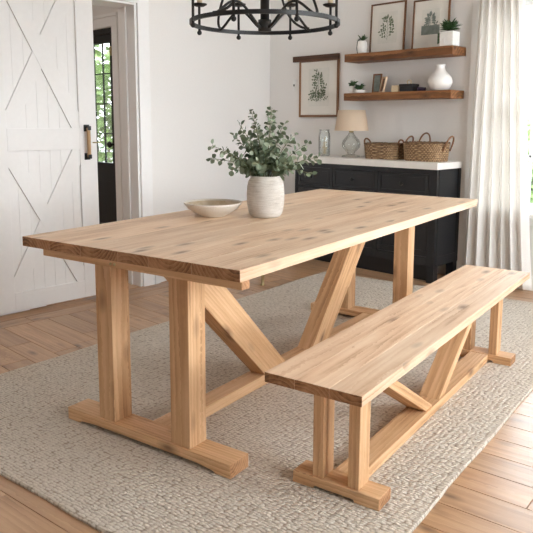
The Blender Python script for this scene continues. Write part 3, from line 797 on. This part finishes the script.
def art2(t, w, h):
    MB().box(-w*.50, w*.50, .0065, .008, h*.30, h*.80).build('print', M['print'], t)
    m = MB(); m.box(-w*.50, w*.50, .0055, .0064, h*.30, h*.48); m.build('print_ground', M['ink2'], t)
    m = MB(); sprig(m, 0, h*.42, h*.26, w*.30, 9, 8, y=.0050, ls=.034); m.build('tree_drawing', M['ink2'], t)
def art3(t, w, h):
    MB().box(-w*.52, w*.52, .0065, .008, h*.19, h*.85).build('print', M['print'], t)
    m = MB(); sprig(m, 0, h*.27, h*.48, w*.42, 17, 5, ls=.034); sprig(m, -.03, h*.27, h*.18, w*.3, 6, 6, ls=.03); sprig(m, .03, h*.27, h*.18, w*.3, 6, 9, ls=.03); m.build('botanical_drawing', M['ink'], t)
picture('framed green botanical sprig print leaning on the upper shelf, left of two', -3.414, -3.079, .402, 4.655, 4.672, U+.0005, art1)
picture('framed grey-green tree print leaning on the upper shelf, right of two', -3.009, -2.690, .385, 4.655, 4.672, U+.0005, art2)
t = picture('large framed botanical drawing hung on wall left of shelves below dark bar', -4.213, -3.752, .51, 4.680, 4.680, 1.24, art3, .019, M['framelight'])
MB().box(-.300, .232, -.012, .016, .498, .548, (1,0,0), bevel=.003).build('hanging_bar', M['framedark'], t, label='darker brown top bar')
# light switch
t = thing('light_switch', 'small white light switch on wall left of hung drawing', 'switch', (-4.285, YB, 1.535))
MB().box(-.02, .02, -.006, -.0005, -.05, .05, bevel=.002).build('switch_plate', M['plastic'], t)
MB().box(-.005, .005, -.013, -.006, -.012, .006, bevel=.001).build('toggle', M['darkbox'], t)

def leaves_clump(name, parent, z, r, h, n, L, Wd, mat, seed, droop=.2):
    rr_ = random.Random(seed); m = MB()
    for i in range(n):
        a = rr_.random()*2*PI; e = rr_.uniform(.15, 1.25)
        p = Vector((math.cos(a)*r*rr_.random()*.5, math.sin(a)*r*rr_.random()*.5, z+rr_.random()*h*.6))
        d = Vector((math.cos(a)*math.cos(e), math.sin(a)*math.cos(e), math.sin(e)))
        m.leaf(p, d, Vector((0,0,1))+Vector((rr_.uniform(-.4,.4), rr_.uniform(-.4,.4), 0)), L*rr_.uniform(.7,1.1), Wd*rr_.uniform(.8,1.1), .12)
    return m.build(name, mat, parent)
# upper left small pot
t = thing('potted_plant', 'small egg-shaped white pot with sprout and wire on upper shelf left end', 'plant', (-3.425, 4.575, U))
MB().lathe([(0,.0),(.028,0),(.038,.02),(.042,.055),(.038,.09),(.031,.105),(.028,.105),(.03,.098)], 32, cap=False).build('pot', M['white'], t)
MB().lathe([(0,.094),(.029,.094),(.03,.0975),(0,.0975)], 20, cap=False).build('soil', M['soil'], t)
leaves_clump('foliage', t, .095, .02, .03, 26, .055, .018, M['leaf_d'], 4)
MB().tube([(-.046,0,.004),(-.055,0,.05),(-.05,0,.10),(-.03,0,.125),(-.015,0,.12)], .003, 6).build('wire_handle', M['black'], t)
# upper right textured pot
t = thing('potted_plant', 'bushy green plant in embossed white square pot on upper shelf right end', 'plant', (-2.615, 4.553, U+.001))
m = MB(); m.box(-.056, .056, -.05, .05, 0, .105, bevel=.008); m.build('pot', M['texpot'], t)
MB().box(-.05, .05, -.044, .044, .1055, .108).build('soil', M['soil'], t)
leaves_clump('foliage', t, .110, .05, .05, 130, .075, .024, M['leaf_d'], 5)
m = MB()
for i in range(7): 
    z = .10-.011*i; m.leaf((-.060, -.035, z), (-.3, -.5, -.5), (0,-1,.3), .028, .016)
m.build('trailing_leaf', M['leaf_d'], t)
# lower shelf
t = thing('potted_plant', 'tiny leafy plant in tall white pot on lower shelf left end', 'plant', (-3.505, 4.56, Lz))
MB().lathe([(0,0),(.022,0),(.025,.004),(.0285,.06),(.026,.06),(.025,.052)], 28, cap=False).build('pot', M['white'], t)
MB().lathe([(0,.05),(.0245,.05),(.0245,.053),(0,.053)], 20, cap=False).build('soil', M['soil'], t)
leaves_clump('foliage', t, .05, .015, .04, 26, .052, .026, M['leaf_d'], 6)
t = thing('potted_plant', 'tiny dark succulent in low white bowl on lower shelf', 'plant', (-3.418, 4.545, Lz))
MB().lathe([(0,0),(.036,0),(.043,.01),(.045,.026),(.041,.026),(.039,.02)], 32, cap=False).build('pot', M['white'], t)
MB().lathe([(0,.018),(.038,.018),(.038,.022),(0,.022)], 20, cap=False).build('soil', M['soil'], t)
leaves_clump('foliage', t, .02, .04, .04, 60, .05, .02, M['leaf_d'], 7)
# small leaning frames
t = thing('photo_frame', 'small brown photo frame standing at the back of the lower shelf', 'picture', (-3.288, 4.59, Lz))
t.rotation_euler.x = -.12
f = MB(); f.box(-.042, -.031, 0, .012, 0, .155, bevel=.001); f.box(.031, .042, 0, .012, 0, .155, bevel=.001); f.box(-.031, .031, 0, .012, 0, .012, bevel=.001); f.box(-.031, .031, 0, .012, .143, .155, bevel=.001)
f.build('frame', M['framewood'], t); MB().box(-.033, .033, .006, .011, .01, .145).build('print', M['ink2'], t)
t = thing('photo_frame', 'small pale wood easel frame leaning sideways on the lower shelf', 'picture', (-3.215, 4.555, Lz), math.radians(-28))
t.rotation_euler.x = -.22
f = MB(); f.box(-.036, -.024, 0, .014, 0, .128, bevel=.001); f.box(.024, .036, 0, .014, 0, .128, bevel=.001); f.box(-.024, .024, 0, .014, 0, .012, bevel=.001); f.box(-.024, .024, 0, .014, .116, .128, bevel=.001)
f.build('frame', M['table'], t); MB().box(-.026, .026, .006, .012, .01, .118).build('print', M['framewood'], t)
# candle, box, tin, vase
t = thing('candle_jar', 'small cream candle cube on the lower shelf beside charcoal box', 'candle', (-3.065, 4.56, Lz))
MB().box(-.034, .034, -.03, .03, 0, .05, bevel=.004).build('wax_block', M['candle'], t)
MB().tube([(0,0,.05),(.001,0,.058)], .0015, 6).build('wick', M['darkbox'], t)
t = thing('keepsake_box', 'charcoal lidded box with cream ring handle on the lower shelf', 'box', (-2.96, 4.57, Lz))
MB().box(-.058, .058, -.045, .045, 0, .04, bevel=.002).build('box_body', M['darkbox'], t)
ld = MB().box(-.061, .061, -.048, .048, .0402, .058, bevel=.002).build('lid', M['darkbox'], t)
MB().tube([(.018*math.cos(a), 0, .0585+.014+.016*math.sin(a)) for a in [2*PI*i/20 for i in range(20)]], .004, 8, closed=True).build('ring_handle', M['candle'], ld, label='cream ring')
tag(MB().lathe([(0,0),(.032,0),(.034,.002),(.034,.018),(.035,.019),(.035,.027),(.033,.029),(0,.029)], 30, cap=False).build('round_tin', plain('plum_tin', srgb(66,56,78), .35, metal=.4), None, (-2.842, 4.56, Lz)), 'small dark round tin between charcoal box and white vase', 'tin')
tag(MB().lathe([(0,.0),(.045,0),(.055,.004),(.08,.03),(.0925,.062),(.085,.095),(.06,.125),(.04,.145),(.031,.165),(.032,.182),(.038,.192),(.035,.193),(.028,.182),(.027,.165),(.034,.145),(.05,.125),(.075,.09),(.08,.06),(0,.01)], 48, cap=False).build('white_vase', M['white'], None, (-2.70, 4.588, Lz)), 'round-bellied white ceramic vase with narrow neck on lower shelf', 'vase')

# ------------------------------------------------------------------ curtain
t = thing('window_curtain', 'floor-length off-white linen curtain left of the window', 'curtain', (0, 0, 0))
bm_ = MB(); bm = bm_.bm; NU, NZ = 150, 60; grid = []
ZT = 2.33
for j in range(NZ+1):
    z = .02+(ZT-.02)*j/NZ; k = z/ZT
    xl = -2.475+.06*k; xr = -1.925-.19*min(1, k*1.02)**.8
    rowv = []
    for i in range(NU+1):
        u = i/NU; ph = u*2*PI*6.2+.5*math.sin(u*9)+(1-k)*.7*math.sin(u*5+1)
        amp = .020+.010*(1-k)+.008*math.sin(u*17+2)
        x = xl+(xr-xl)*u+.008*math.sin(2*ph); y = 4.612+amp*math.sin(ph)+.006*math.sin(z*3+u*11)*(1-k)
        rowv.append(bm.verts.new((x, y, z)))
    grid.append(rowv)
for j in range(NZ):
    for i in range(NU): f = bm.faces.new((grid[j][i], grid[j][i+1], grid[j+1][i+1], grid[j+1][i])); f.smooth = True
cl = bm_.build('curtain_cloth', M['curtain'], t)
sd = cl.modifiers.new('thickness', 'SOLIDIFY'); sd.thickness = .0015
for i in range(7):
    x = -2.40+.29*i/6; MB().tube([(x, 4.612+.017*math.cos(a), 2.345+.017*math.sin(a)) for a in [2*PI*q/16 for q in range(16)]], .002, 6, closed=True).build('curtain_ring', M['black'], t)
t = thing('curtain_rod', 'black metal curtain rod above the window', 'rod', (0, 0, 0))
m = MB(); m.tube([(-2.56, 4.612, 2.35), (-1.2, 4.612, 2.35)], .009, 12); m.ball((-2.565, 4.612, 2.35), .018); m.ball((-1.195, 4.612, 2.35), .018); m.build('rod', M['black'], t)
for x in (-2.5, -1.25): MB().box(x-.008, x+.008, 4.612, YB-.001, 2.342, 2.358).build('rod_bracket', M['black'], t)

# ------------------------------------------------------------------ chandelier
HX, HYc, HZ, HR = -2.235, 2.245, 1.642, .337
t = thing('chandelier', 'black iron ring chandelier with candle cups hanging over the table', 'chandelier', (HX, HYc, HZ), math.radians(44.68))
# local +y points away from the camera position, +x to its right
for z in (0, .40):
    ring = MB(); N = 96; b = ring.bm; rs = []
    for i in range(N):
        a = 2*PI*i/N; c, s = math.cos(a), math.sin(a)
        rs.append([b.verts.new((r*c, r*s, z+zz)) for r, zz in ((HR-.006,-.009),(HR+.006,-.009),(HR+.006,.009),(HR-.006,.009))])
    for i in range(N):
        A, B = rs[i], rs[(i+1)%N]
        for k in range(4): b.faces.new((A[k], B[k], B[(k+1)%4], A[(k+1)%4]))
    bmesh.ops.recalc_face_normals(b, faces=b.faces[:])
    ring.build('ring', M['black'], t)
for k, az in enumerate((-67, -23, 22, 67, 112, 157, 202, 248)):
    a = math.radians(90-az); c, s = math.cos(a), math.sin(a); r = HR+.002
    m = MB(); m.tube([(r*c, r*s, -.02), (r*c, r*s, .415)], .0062, 10); m.ball((r*c, r*s, -.026), .0115, 12); m.ball((r*c, r*s, .42), .0095, 12)
    m.build('post', M['black'], t)
    zz = .095 if az in (-67, 67, 112, 248) else .125
    ri = r-.002
    m = MB(); m.lathe([(.0,0),(.02,.0),(.034,.007),(.036,.012),(.03,.011),(0,.010)], 24, (ri*c, ri*s, zz), cap=False)
    cup = m.build('candle_cup', M['black'], t)
    MB().lathe([(.0,.012),(.0125,.012),(.0125,.10),(0,.102)], 16, (ri*c, ri*s, zz), cap=False).build('candle_sleeve', M['candle'], cup)
m = MB(); m.tube([(0,0,-.03),(0,0,.60)], .0205, 20); m.tube([(0,0,-.035),(0,0,.015)], .030, 20); m.tube([(0,0,.36),(0,0,.43)], .03, 20)
m.build('hub', M['black'], t)
for az in (-42, 42, 138, -138):
    a = math.radians(90-az); c, s = math.cos(a), math.sin(a)
    P = [((.02+(HR-.02)*u)*c, (.02+(HR-.02)*u)*s, -.022+.024*u+.085*math.sin(PI*u)**1.6) for u in [i/26 for i in range(27)]]
    MB().tube(P, .0062, 8).build('scroll_arm', M['black'], t)
    P = [((.02+(HR-.03)*u**.8)*math.cos(a+.35*math.sin(PI*u)), (.02+(HR-.03)*u**.8)*math.sin(a+.35*math.sin(PI*u)), .36-.35*(.5-.5*math.cos(PI*u))) for u in [i/26 for i in range(27)]]
    MB().tube(P, .0062, 8).build('scroll_arm', M['black'], t)
m = MB(); m.tube([(0,0,.60),(0,0,ZC-HZ-.02)], .006, 8); m.build('down_rod', M['black'], t)
MB().lathe([(.0,ZC-HZ-.03),(.03,ZC-HZ-.03),(.06,ZC-HZ-.012),(.062,ZC-HZ),(0,ZC-HZ)], 28, cap=False).build('canopy', M['black'], t)

# floor post
t = thing('door_stop', 'short pale brass door stop on the floor beyond the table', 'door stop', (-3.43, 3.43, 0))
MB().lathe([(0,0),(.018,0),(.018,.004),(.011,.008),(.011,.062),(.014,.064),(.014,.075),(0,.077)], 20, cap=False).build('post', M['brass'], t)

# ------------------------------------------------------------------ outdoors
tag(MB().box(-40, 40, -30, 60, -.35, -.30).build('paving', M['paving']), 'pale grey lawn outside the windows', 'ground', kind='structure')
def shrub(name, label, loc, rx, rz_, n, seed):
    t = thing(name, label, 'shrub', loc, group='shrubs outside')
    r = random.Random(seed); m = MB()
    for i in range(n):
        a = r.random()*2*PI; e = math.asin(r.uniform(-.8, 1)); q = r.uniform(.45, 1)**.5
        q *= .8+.35*noise.noise(Vector((math.cos(a)*2, math.sin(a)*2, e*2+seed)))
        p = Vector((math.cos(a)*math.cos(e)*rx*q, math.sin(a)*math.cos(e)*rx*q, rz_+math.sin(e)*rz_*q*.9))
        d = Vector((r.uniform(-1,1), r.uniform(-1,1), r.uniform(-.6,.8)))
        m.leaf(p, d, Vector((r.uniform(-1,1), r.uniform(-1,1), 1)), r.uniform(.10,.2), r.uniform(.07,.13), .1)
    m.build('foliage', M['bush'], t)
    m = MB()
    for k in range(5):
        a = k*1.3; m.tube([(.05*math.cos(a), .05*math.sin(a), 0), (rx*.35*math.cos(a), rx*.35*math.sin(a), rz_*1.2)], [.035, .012], 7)
    m.build('trunk', M['bark'], t)
shrub('shrub', 'tall green shrub outside seen through the black hall door', (-9.7, 6.1, -.3), 1.7, 1.55, 3600, 1)
shrub('shrub', 'green shrub outside seen low through the window right of curtain', (-3.7, 8.6, -.3), 1.3, .85, 2200, 2)

# ------------------------------------------------------------------ sky, sun
w = bpy.data.worlds.new('World'); bpy.context.scene.world = w; w.use_nodes = True
nt = w.node_tree; nt.nodes.clear()
out = nt.nodes.new('ShaderNodeOutputWorld'); bg = nt.nodes.new('ShaderNodeBackground')
tc = nt.nodes.new('ShaderNodeTexCoord'); sp = nt.nodes.new('ShaderNodeSeparateXYZ'); nt.links.new(tc.outputs['Generated'], sp.inputs[0])
rp = ramp(nt, [(.35, (.74,.80,.84,1)), (.52, (.92,.96,1,1)), (1, (.80,.90,1,1))], math_(nt, 'ADD', math_(nt, 'MULTIPLY', sp.outputs[2], .5), .5))
nt.links.new(rp.outputs[0], bg.inputs[0]); bg.inputs[1].default_value = 5.6
nt.links.new(bg.outputs[0], out.inputs[0])

# ------------------------------------------------------------------ camera
cam = bpy.data.cameras.new('camera'); co = bpy.data.objects.new('camera', cam); C.objects.link(co)
cam.sensor_width = 36; cam.sensor_fit = 'HORIZONTAL'; cam.lens = 671.04*36/533
cam.shift_y = -(266.5-219.69)/533
a, pt, ro = math.radians(44.682), math.radians(8.2963), math.radians(-.1714)
F = Vector((-math.sin(a)*math.cos(pt), math.cos(a)*math.cos(pt), -math.sin(pt)))
Rt = Vector((math.cos(a), math.sin(a), 0)); Up = Rt.cross(F)
X = Rt*math.cos(ro)-Up*math.sin(ro) ; Y = Up*math.cos(ro)+Rt*math.sin(ro)
m4 = Matrix(((X.x, Y.x, -F.x, 0), (X.y, Y.y, -F.y, 0), (X.z, Y.z, -F.z, 1.19608), (0,0,0,1)))
co.matrix_world = m4; cam.clip_start = .05
S = bpy.context.scene; S.camera = co
S.view_settings.view_transform = 'Standard'; S.view_settings.look = 'None'; S.view_settings.gamma = 1
S.view_settings.use_curve_mapping = False; S.view_settings.exposure = 1.06
S.cycles.use_denoising = True; S.cycles.max_bounces = 10; S.cycles.diffuse_bounces = 6; S.cycles.transparent_max_bounces = 16
S.cycles.sample_clamp_indirect = 6
